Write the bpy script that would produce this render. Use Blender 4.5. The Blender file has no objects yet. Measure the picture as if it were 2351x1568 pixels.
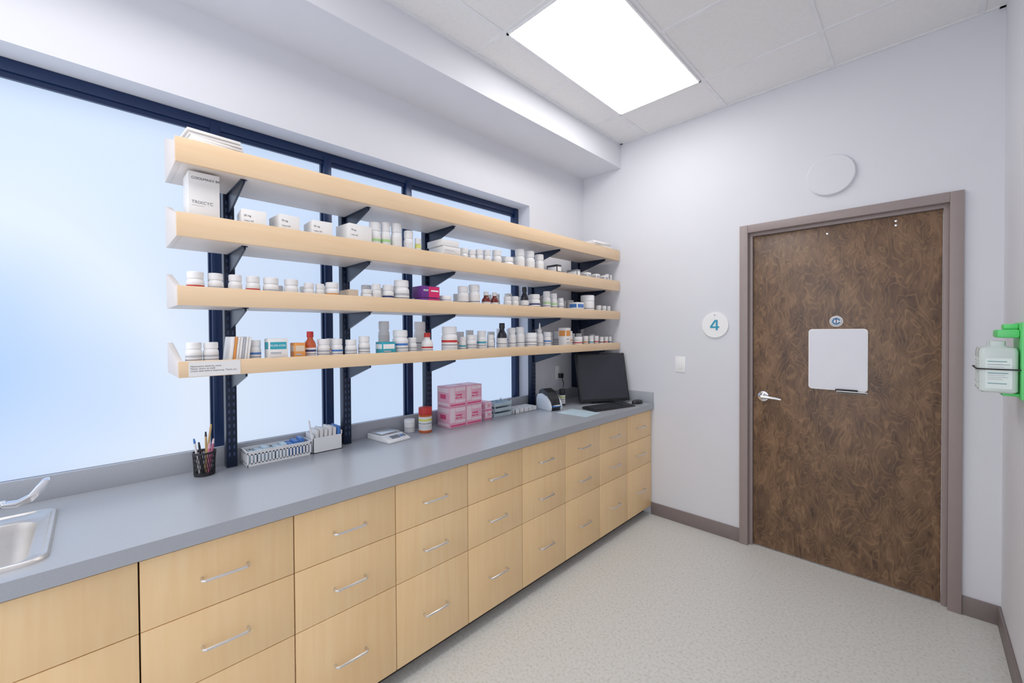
import bpy, bmesh, math, random
from mathutils import Matrix, Vector
random.seed(7)
S=bpy.context.scene
COL=S.collection
S.view_settings.view_transform='Standard'
S.view_settings.look='None'
S.view_settings.exposure=-0.05
S.view_settings.gamma=1.12
PI=math.pi
# ------------------------------------------------------------ materials
def lin(c):
    r=[]
    for v in c[:3]:
        v=v/255.0
        r.append(v/12.92 if v<=0.04045 else ((v+0.055)/1.055)**2.4)
    return (r[0],r[1],r[2],1)
MC={}
def mat(name,c,rough=0.5,metal=0.0,var=0.04,scale=12.0,trans=0,bump=0,bscale=60):
    if name in MC: return MC[name]
    m=bpy.data.materials.new(name);m.use_nodes=True
    nt=m.node_tree;b=nt.nodes['Principled BSDF']
    L=lin(c)
    b.inputs['Roughness'].default_value=rough
    b.inputs['Metallic'].default_value=metal
    g=nt.nodes.new('ShaderNodeNewGeometry')
    n=nt.nodes.new('ShaderNodeTexNoise');n.inputs['Scale'].default_value=scale;n.inputs['Detail'].default_value=3
    nt.links.new(g.outputs['Position'],n.inputs['Vector'])
    r=nt.nodes.new('ShaderNodeValToRGB')
    r.color_ramp.elements[0].position=0.3;r.color_ramp.elements[1].position=0.7
    r.color_ramp.elements[0].color=(L[0]*(1-var),L[1]*(1-var),L[2]*(1-var),1)
    r.color_ramp.elements[1].color=(min(1,L[0]*(1+var)),min(1,L[1]*(1+var)),min(1,L[2]*(1+var)),1)
    nt.links.new(n.outputs['Fac'],r.inputs['Fac'])
    nt.links.new(r.outputs['Color'],b.inputs['Base Color'])
    if trans: b.inputs['Transmission Weight'].default_value=trans
    if bump:
        n2=nt.nodes.new('ShaderNodeTexNoise');n2.inputs['Scale'].default_value=bscale
        nt.links.new(g.outputs['Position'],n2.inputs['Vector'])
        bp=nt.nodes.new('ShaderNodeBump');bp.inputs['Strength'].default_value=bump;bp.inputs['Distance'].default_value=0.002
        nt.links.new(n2.outputs['Fac'],bp.inputs['Height']);nt.links.new(bp.outputs['Normal'],b.inputs['Normal'])
    MC[name]=m
    return m
def wood(name,c1,c2,sc,rough=0.4):
    m=bpy.data.materials.new(name);m.use_nodes=True
    nt=m.node_tree;b=nt.nodes['Principled BSDF'];b.inputs['Roughness'].default_value=rough
    g=nt.nodes.new('ShaderNodeNewGeometry');mp=nt.nodes.new('ShaderNodeMapping')
    mp.inputs['Scale'].default_value=sc
    nt.links.new(g.outputs['Position'],mp.inputs['Vector'])
    n=nt.nodes.new('ShaderNodeTexNoise');n.inputs['Scale'].default_value=1;n.inputs['Detail'].default_value=6;n.inputs['Distortion'].default_value=0.6
    nt.links.new(mp.outputs[0],n.inputs['Vector'])
    n3=nt.nodes.new('ShaderNodeTexNoise');n3.inputs['Scale'].default_value=3.0
    nt.links.new(g.outputs['Position'],n3.inputs['Vector'])
    ad=nt.nodes.new('ShaderNodeMath');ad.operation='MULTIPLY_ADD';ad.inputs[1].default_value=0.4
    nt.links.new(n3.outputs['Fac'],ad.inputs[0]);
    hf=nt.nodes.new('ShaderNodeMath');hf.operation='MULTIPLY';hf.inputs[1].default_value=0.6
    nt.links.new(n.outputs['Fac'],hf.inputs[0]);nt.links.new(hf.outputs[0],ad.inputs[2])
    r=nt.nodes.new('ShaderNodeValToRGB');r.color_ramp.elements[0].position=0.30;r.color_ramp.elements[1].position=0.72
    r.color_ramp.elements[0].color=lin(c1);r.color_ramp.elements[1].color=lin(c2)
    nt.links.new(ad.outputs[0],r.inputs['Fac']);nt.links.new(r.outputs['Color'],b.inputs['Base Color'])
    return m
M_wall=mat('wall_paint',(222,223,229),0.7,var=0.01,scale=3,bump=0.08,bscale=250)
M_ceil=mat('ceiling_tile',(240,239,238),0.85,var=0.02,scale=60,bump=0.25,bscale=400)
M_grid=mat('ceiling_grid_metal',(236,236,238),0.5)
M_base=mat('rubber_base',(122,110,108),0.5)
M_counter=mat('grey_laminate',(164,168,175),0.28,var=0.05,scale=350)
M_maple=wood('maple_front',(243,200,142),(250,215,162),(40,40,2.2))
M_maple2=wood('maple_lip',(230,194,150),(240,208,168),(40,2.0,40))
M_shelfw=mat('shelf_laminate',(230,218,209),0.45,var=0.02)
M_dark=mat('toe_kick',(52,48,46),0.6)
M_carc=mat('cabinet_carcass',(110,80,50),0.6)
M_black=mat('black_metal',(12,26,50),0.32,metal=0.3)
M_slot=mat('slot_blue',(44,66,104),0.5)  # slot marks, a lighter blue than the post
M_frame=mat('window_frame_metal',(10,36,76),0.32,metal=0.2)
M_steel=mat('brushed_steel',(218,218,220),0.34,metal=1.0,var=0.03,scale=40)
M_sink=mat('satin_steel',(214,210,206),0.42,metal=0.9,var=0.03,scale=40)
M_chrome=mat('chrome',(225,226,230),0.12,metal=1.0)
M_white=mat('white_plastic',(246,246,246),0.35,var=0.01)
M_white2=mat('white_card',(238,236,234),0.6,var=0.015)
M_offw=mat('cream_card',(226,205,180),0.6)
M_dframe=mat('door_frame_paint',(148,133,130),0.45,var=0.02)
M_bk=mat('black_plastic',(22,23,27),0.4)
M_bkg=mat('monitor_screen',(38,41,50),0.25)
M_grey=mat('grey_print',(120,124,132),0.6)
M_lgrey=mat('pale_grey_print',(180,184,192),0.6)
M_txt=mat('black_ink',(40,42,48),0.6)
M_teal=mat('teal_ink',(20,150,182),0.5)
M_tealb=mat('teal_card',(40,160,180),0.5)
M_red=mat('red_ink',(200,40,36),0.5)
M_org=mat('orange_ink',(232,150,70),0.5)
M_yel=mat('yellow_label',(222,226,110),0.5)
M_grn=mat('green_label',(176,220,150),0.5)
M_navy=mat('navy_ink',(40,52,110),0.5)
M_blue=mat('blue_plastic',(60,120,200),0.4)
M_ltblue=mat('light_blue_plastic',(200,224,236),0.3)
M_pink=mat('pink_card',(242,178,200),0.5)
M_pinkd=mat('deep_pink_ink',(228,74,124),0.5)
M_pinkl=mat('pale_pink_card',(248,222,230),0.5)
M_purple=mat('purple_card',(100,38,130),0.45)
M_mag=mat('magenta_ink',(216,30,96),0.45)
M_brown=mat('amber_bottle',(110,30,22),0.2)
M_ambr=mat('orange_syrup',(198,84,40),0.2)
M_dkbottle=mat('dark_bottle',(24,26,40),0.2)
M_green=mat('green_plastic',(96,220,120),0.35)
M_clear=mat('clear_bottle_fluid',(232,244,240),0.15,trans=0.25,var=0.01)
M_pans=mat('pen_pink',(220,120,150),0.4)
M_wood=mat('pencil_wood',(210,170,110),0.5)
M_bgold=mat('jar_orange',(200,90,30),0.35)
M_embl=mat('emblem_blue',(70,120,165),0.5)
# floor
def floor_mat():
    m=bpy.data.materials.new('speckled_vinyl');m.use_nodes=True
    nt=m.node_tree;b=nt.nodes['Principled BSDF'];b.inputs['Roughness'].default_value=0.40
    g=nt.nodes.new('ShaderNodeNewGeometry')
    n=nt.nodes.new('ShaderNodeTexNoise');n.inputs['Scale'].default_value=75;n.inputs['Detail'].default_value=6
    nt.links.new(g.outputs['Position'],n.inputs['Vector'])
    r=nt.nodes.new('ShaderNodeValToRGB');e=r.color_ramp.elements
    e[0].position=0.28;e[0].color=lin((192,190,180));e[1].position=0.48;e[1].color=lin((212,212,206))
    k=e.new(0.70);k.color=lin((219,220,216))
    nt.links.new(n.outputs['Fac'],r.inputs['Fac']);nt.links.new(r.outputs['Color'],b.inputs['Base Color'])
    return m
M_floor=floor_mat()
def door_mat():
    m=bpy.data.materials.new('stained_birch_veneer');m.use_nodes=True
    nt=m.node_tree;b=nt.nodes['Principled BSDF'];b.inputs['Roughness'].default_value=0.42
    g=nt.nodes.new('ShaderNodeNewGeometry')
    def noise(sc,det,dist):
        mp=nt.nodes.new('ShaderNodeMapping');mp.inputs['Scale'].default_value=sc
        nt.links.new(g.outputs['Position'],mp.inputs['Vector'])
        n=nt.nodes.new('ShaderNodeTexNoise');n.inputs['Scale'].default_value=1.0;n.inputs['Detail'].default_value=det;n.inputs['Distortion'].default_value=dist
        nt.links.new(mp.outputs[0],n.inputs['Vector']);return n
    n=noise((7.5,7.5,3.4),2.0,0.4)
    mu=nt.nodes.new('ShaderNodeMath');mu.operation='MULTIPLY';mu.inputs[1].default_value=110
    nt.links.new(n.outputs['Fac'],mu.inputs[0])
    si=nt.nodes.new('ShaderNodeMath');si.operation='SINE';nt.links.new(mu.outputs[0],si.inputs[0])
    r=nt.nodes.new('ShaderNodeValToRGB');e=r.color_ramp.elements
    e[0].position=0.62;e[0].color=(0,0,0,1);e[1].position=1.0;e[1].color=(1,1,1,1)
    nt.links.new(si.outputs[0],r.inputs['Fac'])
    n2=noise((13,13,6.0),5,0.2)
    r2=nt.nodes.new('ShaderNodeValToRGB');e=r2.color_ramp.elements
    e[0].position=0.30;e[0].color=lin((82,60,46));e[1].position=0.72;e[1].color=lin((130,99,72))
    k=e.new(0.50);k.color=lin((109,81,59))
    nt.links.new(n2.outputs['Fac'],r2.inputs['Fac'])
    n4=noise((60,60,22),3,0.2)
    r4=nt.nodes.new('ShaderNodeValToRGB');e=r4.color_ramp.elements
    e[0].position=0.28;e[0].color=(0.52,0.50,0.48,1);e[1].position=0.50;e[1].color=(1,1,1,1)
    nt.links.new(n4.outputs['Fac'],r4.inputs['Fac'])
    ml=nt.nodes.new('ShaderNodeMix');ml.data_type='RGBA';ml.blend_type='MULTIPLY';ml.inputs['Factor'].default_value=1
    nt.links.new(r2.outputs['Color'],ml.inputs['A']);nt.links.new(r4.outputs['Color'],ml.inputs['B'])
    mx=nt.nodes.new('ShaderNodeMix');mx.data_type='RGBA'
    fm=nt.nodes.new('ShaderNodeMath');fm.operation='MULTIPLY';fm.inputs[1].default_value=0.28
    nt.links.new(r.outputs['Color'],fm.inputs[0]);nt.links.new(fm.outputs[0],mx.inputs['Factor'])
    nt.links.new(ml.outputs['Result'],mx.inputs['A']);mx.inputs['B'].default_value=lin((172,134,92))
    nt.links.new(mx.outputs['Result'],b.inputs['Base Color'])
    return m
M_door=door_mat()
def glass_mat():
    # frosted pane; daylight painted as emission, bluer around one spot, paler further out
    m=bpy.data.materials.new('frosted_glass_painted_daylight');m.use_nodes=True
    nt=m.node_tree;b=nt.nodes['Principled BSDF'];b.inputs['Roughness'].default_value=0.55
    b.inputs['Base Color'].default_value=(0.1,0.12,0.15,1)
    g=nt.nodes.new('ShaderNodeNewGeometry')
    mp=nt.nodes.new('ShaderNodeMapping');mp.inputs['Location'].default_value=(0,0.32,-1.60);mp.inputs['Scale'].default_value=(0.0,1.0,1.15)
    nt.links.new(g.outputs['Position'],mp.inputs['Vector'])
    ln=nt.nodes.new('ShaderNodeVectorMath');ln.operation='LENGTH';nt.links.new(mp.outputs[0],ln.inputs[0])
    n=nt.nodes.new('ShaderNodeTexNoise');n.inputs['Scale'].default_value=1.6;n.inputs['Detail'].default_value=0.5
    nt.links.new(g.outputs['Position'],n.inputs['Vector'])
    ad=nt.nodes.new('ShaderNodeMath');ad.operation='MULTIPLY_ADD';ad.inputs[1].default_value=0.5
    nt.links.new(n.outputs['Fac'],ad.inputs[0]);nt.links.new(ln.outputs['Value'],ad.inputs[2])
    r=nt.nodes.new('ShaderNodeValToRGB');e=r.color_ramp.elements;r.color_ramp.interpolation='EASE'
    e[0].position=0.30;e[0].color=lin((162,198,248));e[1].position=0.95;e[1].color=lin((222,234,251))
    k=e.new(1.0);k.color=lin((220,233,251))
    mr=nt.nodes.new('ShaderNodeMapRange');mr.inputs['From Min'].default_value=0.9;mr.inputs['From Max'].default_value=1.6
    nt.links.new(ad.outputs[0],mr.inputs['Value'])
    mx=nt.nodes.new('ShaderNodeMix');mx.data_type='RGBA'
    nt.links.new(mr.outputs['Result'],mx.inputs['Factor'])
    nt.links.new(ad.outputs[0],r.inputs['Fac']);nt.links.new(r.outputs['Color'],mx.inputs['A']);mx.inputs['B'].default_value=lin((196,217,248))
    nt.links.new(mx.outputs['Result'],b.inputs['Emission Color'])
    b.inputs['Emission Strength'].default_value=0.95
    return m
M_glass=glass_mat()
def emis(name,c,s):
    m=bpy.data.materials.new(name);m.use_nodes=True
    b=m.node_tree.nodes['Principled BSDF'];b.inputs['Base Color'].default_value=(.9,.9,.9,1)
    b.inputs['Emission Color'].default_value=lin(c);b.inputs['Emission Strength'].default_value=s
    return m
M_light=emis('light_diffuser',(255,252,250),8.0)
# ------------------------------------------------------------ mesh builder
class MB:
    def __init__(s): s.bm=bmesh.new();s.mats=[]
    def mi(s,m):
        if m not in s.mats: s.mats.append(m)
        return s.mats.index(m)
    def _add(s,t,m,M=None,smooth=False):
        if M is not None: t.transform(M)
        i=s.mi(m)
        for f in t.faces: f.material_index=i;f.smooth=smooth
        me=bpy.data.meshes.new('tmp');t.to_mesh(me);t.free();s.bm.from_mesh(me);bpy.data.meshes.remove(me)
        return s
    def box(s,x0,x1,y0,y1,z0,z1,m,bev=0,M=None,seg=2):
        t=bmesh.new();bmesh.ops.create_cube(t,size=1)
        for v in t.verts: v.co=Vector(((x0+x1)/2+v.co.x*(x1-x0),(y0+y1)/2+v.co.y*(y1-y0),(z0+z1)/2+v.co.z*(z1-z0)))
        if bev: bmesh.ops.bevel(t,geom=t.edges[:],offset=bev,segments=seg,affect='EDGES',profile=0.5)
        return s._add(t,m,M)
    def lathe(s,prof,m,seg=24,M=None):
        t=bmesh.new();rings=[]
        for r,z in prof:
            if r<1e-6: rings.append([t.verts.new((0,0,z))])
            else: rings.append([t.verts.new((r*math.cos(2*PI*i/seg),r*math.sin(2*PI*i/seg),z)) for i in range(seg)])
        for a,b in zip(rings[:-1],rings[1:]):
            if len(a)==1 and len(b)==1: continue
            for i in range(seg):
                j=(i+1)%seg
                if len(a)==1: t.faces.new((a[0],b[j],b[i]))
                elif len(b)==1: t.faces.new((a[i],a[j],b[0]))
                else: t.faces.new((a[i],a[j],b[j],b[i]))
        bmesh.ops.recalc_face_normals(t,faces=t.faces[:])
        return s._add(t,m,M,True)
    def prism(s,poly,axis,a,b,m,bev=0,M=None):
        t=bmesh.new()
        def mk(p,q):
            return {'X':(q,p[0],p[1]),'Y':(p[0],q,p[1]),'Z':(p[0],p[1],q)}[axis]
        A=[t.verts.new(mk(p,a)) for p in poly];B=[t.verts.new(mk(p,b)) for p in poly]
        t.faces.new(A);t.faces.new(B[::-1])
        n=len(poly)
        for i in range(n): t.faces.new((A[i],B[i],B[(i+1)%n],A[(i+1)%n]))
        bmesh.ops.recalc_face_normals(t,faces=t.faces[:])
        if bev: bmesh.ops.bevel(t,geom=t.edges[:],offset=bev,segments=2,affect='EDGES',profile=0.5)
        return s._add(t,m,M)
    def tube(s,pts,r,m,seg=10,M=None):
        t=bmesh.new();pts=[Vector(p) for p in pts];rings=[]
        for k,p in enumerate(pts):
            d=(pts[min(k+1,len(pts)-1)]-pts[max(k-1,0)]).normalized()
            up=Vector((0,0,1)) if abs(d.z)<0.9 else Vector((0,1,0))
            a=d.cross(up).normalized();b=d.cross(a)
            rr=r[k] if isinstance(r,(list,tuple)) else r
            rings.append([t.verts.new(p+(a*math.cos(2*PI*i/seg)+b*math.sin(2*PI*i/seg))*rr) for i in range(seg)])
        for A,B in zip(rings[:-1],rings[1:]):
            for i in range(seg):
                j=(i+1)%seg;t.faces.new((A[i],A[j],B[j],B[i]))
        t.faces.new(rings[0]);t.faces.new(rings[-1][::-1])
        bmesh.ops.recalc_face_normals(t,faces=t.faces[:])
        return s._add(t,m,M,True)
    def loft(s,rings,m,M=None,seg=6,close_end=True,close_start=False):
        t=bmesh.new();R=[]
        for cx,cy,hx,hy,rad,z in rings:
            ring=[]
            for q,(sx,sy) in enumerate([(1,1),(-1,1),(-1,-1),(1,-1)]):
                for i in range(seg+1):
                    a=q*PI/2+i*(PI/2)/seg
                    ring.append(t.verts.new((cx+sx*(hx-rad)+rad*math.cos(a),cy+sy*(hy-rad)+rad*math.sin(a),z)))
            R.append(ring)
        for A,B in zip(R[:-1],R[1:]):
            n=len(A)
            for i in range(n):
                j=(i+1)%n;t.faces.new((A[i],A[j],B[j],B[i]))
        if close_end: t.faces.new(R[-1])
        if close_start: t.faces.new(R[0][::-1])
        bmesh.ops.recalc_face_normals(t,faces=t.faces[:])
        return s._add(t,m,M,True)
    def mesh(s,name):
        me=bpy.data.meshes.new(name);s.bm.to_mesh(me);s.bm.free()
        for m in s.mats: me.materials.append(m)
        me.set_sharp_from_angle(angle=math.radians(38))
        return me
    def obj(s,name,parent=None,loc=(0,0,0),rot=(0,0,0),recenter=False):
        me=s.mesh(name)
        loc=Vector(loc)
        if recenter:
            xs=[v.co for v in me.vertices]
            c=Vector(((min(v.x for v in xs)+max(v.x for v in xs))/2,(min(v.y for v in xs)+max(v.y for v in xs))/2,min(v.z for v in xs)))
            me.transform(Matrix.Translation(-c));loc=loc+c
        return link(me,name,parent,loc,rot)
def link(data,name,parent=None,loc=(0,0,0),rot=(0,0,0)):
    o=bpy.data.objects.new(name,data);COL.objects.link(o)
    o.location=loc;o.rotation_euler=rot
    if parent: o.parent=parent
    return o
def T(o,label,cat,group=None):
    o['label']=label;o['category']=cat
    if group:o['group']=group
    return o
def ST(o,label=None):
    o['kind']='structure'
    if label:o['label']=label
    return o
def empty(name,loc,rot=(0,0,0)):
    o=link(None,name,None,loc,rot);o.empty_display_size=0.05;return o
def box(name,x0,x1,y0,y1,z0,z1,m,bev=0,parent=None):
    return MB().box(x0,x1,y0,y1,z0,z1,m,bev).obj(name,parent,recenter=True)
def text(name,body,size,m,parent,loc,rot,ext=0.0004,align='CENTER'):
    cu=bpy.data.curves.new('txt','FONT');cu.body=body;cu.size=size;cu.extrude=ext;cu.align_x=align;cu.align_y='CENTER'
    o=bpy.data.objects.new('txt',cu);COL.objects.link(o)
    bpy.context.view_layer.update()
    me=bpy.data.meshes.new_from_object(o.evaluated_get(bpy.context.evaluated_depsgraph_get()))
    bpy.data.objects.remove(o);me.materials.clear();me.materials.append(m);me.name=name
    return link(me,name,parent,loc,rot)
FX=(PI/2,0,PI/2)   # faces +X
FY=(PI/2,0,0)      # faces -Y
# ------------------------------------------------------------ room
WX=-2.27;BY=3.26;RX=0.295;CZ=3.155;YB=-1.4
ST(box('floor',-2.6,0.45,YB,3.45,-0.05,0,M_floor))
m=MB()
m.box(-2.50,WX,YB,BY,0,0.95,M_wall).box(-2.50,WX,YB,BY,2.545,3.2,M_wall).box(-2.50,WX,2.505,BY,0.95,2.545,M_wall)
ST(m.obj('wall_left'))
m=MB()
m.box(-2.50,-0.90,BY,3.42,0,3.2,M_wall).box(0.13,0.45,BY,3.42,0,3.2,M_wall).box(-0.90,0.13,BY,3.42,2.24,3.2,M_wall)
ST(m.obj('wall_back'))
ST(box('wall_right',RX,0.45,YB,BY,0,3.2,M_wall))
ST(box('wall_soffit',WX,-1.875,YB,BY,2.945,CZ+0.04,M_wall))
ST(box('ceiling',-1.875,RX,YB,BY,CZ,3.2,M_ceil))
m=MB()
for x in (-1.63,-1.02,-0.40,0.21): m.box(x-0.012,x+0.012,YB,BY,CZ-0.004,CZ+0.002,M_grid)
for k in range(-9,1):
    y=2.815+k*0.61
    if y>YB: m.box(-1.875,RX,y-0.012,y+0.012,CZ-0.0045,CZ+0.002,M_grid)
m.box(-1.875,RX,BY-0.022,BY,CZ-0.006,CZ,M_grid).box(-1.875,-1.853,YB,BY,CZ-0.006,CZ,M_grid).box(RX-0.022,RX,YB,BY,CZ-0.006,CZ,M_grid)
ST(m.obj('trim_1'),'white metal grid of the suspended ceiling')
# ceiling lights
def troffer(x0,x1,y0,y1):
    e=empty('ceiling_light',((x0+x1)/2,(y0+y1)/2,CZ-0.012))
    hx=(x1-x0)/2;hy=(y1-y0)/2
    f=MB();
    f.box(-hx,hx,-hy,-hy+0.012,0,0.012,M_grid).box(-hx,hx,hy-0.012,hy,0,0.012,M_grid).box(-hx,-hx+0.012,-hy,hy,0,0.012,M_grid).box(hx-0.012,hx,-hy,hy,0,0.012,M_grid)
    f.obj('light_frame',e)
    MB().box(-hx+0.012,hx-0.012,-hy+0.012,hy-0.012,-0.001,0.010,M_light).obj('light_diffuser',e)
    T(e,'rectangular white recessed ceiling light panel, switched on','ceiling light')
troffer(-1.618,-1.03,1.605,2.805)
troffer(-1.618,-1.03,-0.835,0.365)  # added panel behind the camera, unseen, to fill the room with light
# window
w=empty('window_1',(-2.43,0.45,0.93));ST(w,'dark framed window with frosted panes')
def wl(m,name): return m.obj(name,w,loc=(2.43,-0.45,-0.93))
wl(MB().box(-2.46,-2.40,YB,2.505,2.497,2.545,M_frame,0.003).box(-2.46,-2.40,YB,2.505,0.95,0.975,M_frame,0.003).box(-2.46,-2.395,2.46,2.505,0.95,2.545,M_frame,0.003).box(-2.425,-2.41,YB,2.46,2.475,2.50,M_frame),'window_frame')
edges=[YB]
for y in (0.42,0.945,1.468):
    wl(MB().box(-2.46,-2.395,y-0.021,y+0.021,0.955,2.52,M_frame,0.003).box(-2.44,-2.42,y-0.030,y+0.030,0.97,2.50,M_frame),'mullion')
    edges+= [y]
edges+=[2.48]
for a,b in zip(edges[:-1],edges[1:]):
    wl(MB().box(-2.452,-2.444,a,b,0.955,2.53,M_glass),'window_pane')
# baseboards
ST(box('baseboard_back',-1.60,-0.925,BY-0.012,BY,0,0.10,M_base,0.003))
ST(box('baseboard_back_corner',0.155,RX,BY-0.012,BY,0,0.10,M_base,0.003))
ST(box('baseboard_right',RX-0.012,RX,YB,BY-0.012,0,0.10,M_base,0.003))
# door
d=empty('door_1',(-0.385,3.29,0));ST(d,'dark stained wooden door in a taupe metal frame')
def dl(m,name): return m.obj(name,d,loc=(0.385,-3.29,0))
dl(MB().box(-0.848,0.080,3.29,3.335,0.008,2.183,M_door,0.002),'door_leaf')
f=MB()
for (x0,x1) in ((-0.925,-0.872),(0.104,0.157)):
    f.box(x0,x1,BY-0.022,3.40,0,2.262,M_dframe,0.003)
f.box(-0.872,-0.850,BY+0.012,3.40,0,2.21,M_dframe,0.002).box(0.082,0.104,BY+0.012,3.40,0,2.21,M_dframe,0.002)
f.box(-0.872,0.104,BY-0.022,3.40,2.208,2.262,M_dframe,0.003).box(-0.852,0.084,BY+0.012,3.40,2.186,2.208,M_dframe,0.002)
dl(f,'door_frame')
h=MB()
Mh=Matrix.Translation((-0.785,3.29,1.065))@Matrix.Rotation(PI/2,4,'X')
h.lathe([(0,0),(0.038,0),(0.038,0.004),(0.034,0.011),(0.02,0.014),(0.013,0.02),(0.013,0.05),(0,0.052)],M_chrome,32,Mh)
h.tube([(-0.785,3.235,1.065),(-0.75,3.232,1.066),(-0.70,3.235,1.063),(-0.67,3.238,1.058)],[0.013,0.011,0.010,0.008],M_chrome)
o=dl(h,'door_handle');o['label']='brushed chrome lever handle'
s=MB()
for x,z in ((-0.43,2.135),(-0.11,2.155),(-0.11,2.13)):
    s.lathe([(0,0),(0.006,0),(0.006,0.004),(0,0.006)],M_chrome,12,Matrix.Translation((x,3.29,z))@Matrix.Rotation(PI/2,4,'X'))
dl(s,'door_screw')
# emblem on door
e=empty('door_plaque',(-0.383,3.289,1.578))
RX90=Matrix.Rotation(PI/2,4,'X')
MB().lathe([(0,0),(0.034,0),(0.034,0.003),(0.031,0.005),(0,0.005)],M_white,40,RX90).obj('plaque',e)
mm=MB();mm.lathe([(0.0265,0.0052),(0.029,0.0052),(0.029,0.006),(0.0265,0.006)],M_grey,36,RX90)
mm.lathe([(0.012,0.0052),(0.022,0.0052),(0.022,0.006),(0.012,0.006)],M_embl,36,RX90)
mm.box(-0.0025,0.0025,-0.0072,-0.006,-0.012,0.022,M_navy).box(0.012,0.023,-0.0072,-0.006,-0.003,0.003,M_white)
mm.obj('emblem',e)
T(e,'small round white plaque with blue ring emblem on door','plaque')
# whiteboard
e=empty('whiteboard',(-0.378,3.289,1.145))
def rrect(hx,z0,z1,r,n=6):
    pts=[]
    for q,(cx,cz) in enumerate([(hx-r,z1-r),(-hx+r,z1-r),(-hx+r,z0+r),(hx-r,z0+r)]):
        for i in range(n+1):
            a=q*PI/2+i*PI/2/n;pts.append((cx+r*math.cos(a),cz+r*math.sin(a)))
    return pts
M_wb=mat('whiteboard_surface',(226,228,236),0.2,var=0.01)
MB().prism(rrect(0.147,0,0.385,0.02),'Y',-0.008,0,M_white).obj('board_frame',e)
MB().prism(rrect(0.142,0.005,0.380,0.018),'Y',-0.0095,-0.008,M_wb).obj('writing_surface',e)
MB().box(0.0,0.147,-0.03,-0.008,-0.012,-0.004,M_white,0.001).box(0.0,0.147,-0.03,-0.027,-0.012,0.0,M_white).obj('marker_tray',e)
T(e,'blank white dry-erase board hung on the door','whiteboard')
e=MB().tube([(-0.06,0,0),(-0.045,0,0),(0.045,0,0),(0.05,0,0)],[0.006,0.007,0.007,0.004],M_bk).obj('marker',None,(-0.325,3.27,1.149))
T(e,'black marker lying on the whiteboard tray','marker')
# disc, sign, switch
e=empty('wall_disc',(-0.41,BY,2.49))
MB().lathe([(0,0),(0.125,0),(0.125,0.014),(0.119,0.02),(0.06,0.022),(0,0.022)],M_wall,64,RX90).obj('cover',e)
MB().lathe([(0,0),(0.1,0),(0.1,0.01),(0,0.01)],M_white,48,RX90).obj('mount',e)
T(e,'plain round white cover plate on wall above the door','wall cover')
e=empty('room_sign',(-1.095,BY,1.565))
MB().lathe([(0,0),(0.095,0),(0.095,0.008),(0.092,0.011),(0,0.011)],M_white,64,RX90).obj('sign_disc',e)
m=MB()
m.prism([(0.008,-0.038),(0.021,-0.038),(0.021,0.038),(0.008,0.038)],'Y',-0.0135,-0.011,M_teal)
m.prism([(-0.032,-0.021),(0.032,-0.021),(0.032,-0.0095),(-0.032,-0.0095)],'Y',-0.0136,-0.011,M_teal)
m.prism([(-0.032,-0.0095),(-0.017,-0.0095),(0.0145,0.038),(0.006,0.038),(0.0,0.038)],'Y',-0.0134,-0.011,M_teal)
n=m.obj('numeral',e);n['label']='teal numeral 4'
MB().prism([(-0.006,0.07),(0.006,0.07),(0.0,0.079)],'Y',-0.012,-0.011,M_grey).obj('mark',e)
T(e,'round white wall sign with teal number 4','sign')
e=empty('light_switch',(-1.355,BY,1.26))
MB().box(-0.04,0.04,-0.006,0,-0.062,0.062,M_white,0.002).obj('switch_plate',e)
MB().box(-0.016,0.016,-0.009,-0.006,-0.033,0.033,M_white,0.001).obj('rocker',e)
T(e,'white rocker light switch plate on wall','light switch')
# ------------------------------------------------------------ cabinets
def handle(parent,y,z,L=0.062):
    x=-1.598
    pts=[(x,y-L,z),(x+0.020,y-L,z),(x+0.026,y-L+0.006,z),(x+0.027,y,z),(x+0.026,y+L-0.006,z),(x+0.020,y+L,z),(x,y+L,z)]
    return MB().tube(pts,0.0046,M_steel,8).obj('handle',parent,recenter=True)
divs=[0.083,0.497,0.90,1.297,1.69,2.088,2.478,2.862,3.257]
rows=[(0.662,0.868),(0.440,0.659),(0.072,0.437)]
for a,b in zip(divs[:-1],divs[1:]):
    c=empty('drawer_cabinet',(-1.9,(a+b)/2,0));org=Vector(c.location)
    def cl(m,name,parent=c,off=org): return m.obj(name,parent,loc=-off)
    cl(MB().box(-2.262,-1.617,a+0.001,b-0.001,0.07,0.878,M_carc),'cabinet_body')
    cl(MB().box(-2.2,-1.67,a+0.001,b-0.001,0,0.07,M_dark),'toe_kick')
    for z0,z1 in rows:
        dr=MB().box(-1.617,-1.598,a+0.002,b-0.002,z0,z1,M_maple,0.0012).obj('drawer',c,recenter=True)
        wl0=Vector(dr.location);dr.location=wl0-org
        hh=handle(dr,(a+b)/2,(z0+z1)/2-0.006);hh.location=Vector(hh.location)-wl0
    T(c,'light maple base cabinet with three drawers and bar handles','cabinet','drawer cabinets along the worktop')
a,b=-0.75,0.083
c=empty('sink_cabinet',(-1.9,(a+b)/2,0));org=Vector(c.location)
MB().box(-2.262,-1.617,a,a+0.018,0.07,0.878,M_carc).box(-2.262,-1.617,b-0.019,b-0.001,0.07,0.878,M_carc).box(-2.262,-1.617,a,b-0.001,0.07,0.09,M_carc).box(-2.262,-2.25,a,b-0.001,0.07,0.878,M_carc).obj('cabinet_body',c,loc=-org)
MB().box(-2.2,-1.67,a,b-0.001,0,0.07,M_dark).obj('toe_kick',c,loc=-org)
for y0,y1 in ((a,-0.335),(-0.331,b)):
    MB().box(-1.617,-1.598,y0+0.002,y1-0.002,0.662,0.868,M_maple,0.0012).obj('false_front',c,loc=-org)
    MB().box(-1.617,-1.598,y0+0.002,y1-0.002,0.072,0.659,M_maple,0.0012).obj('cabinet_door',c,loc=-org)
T(c,'light maple sink base cabinet with plain fronts','cabinet')
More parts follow.
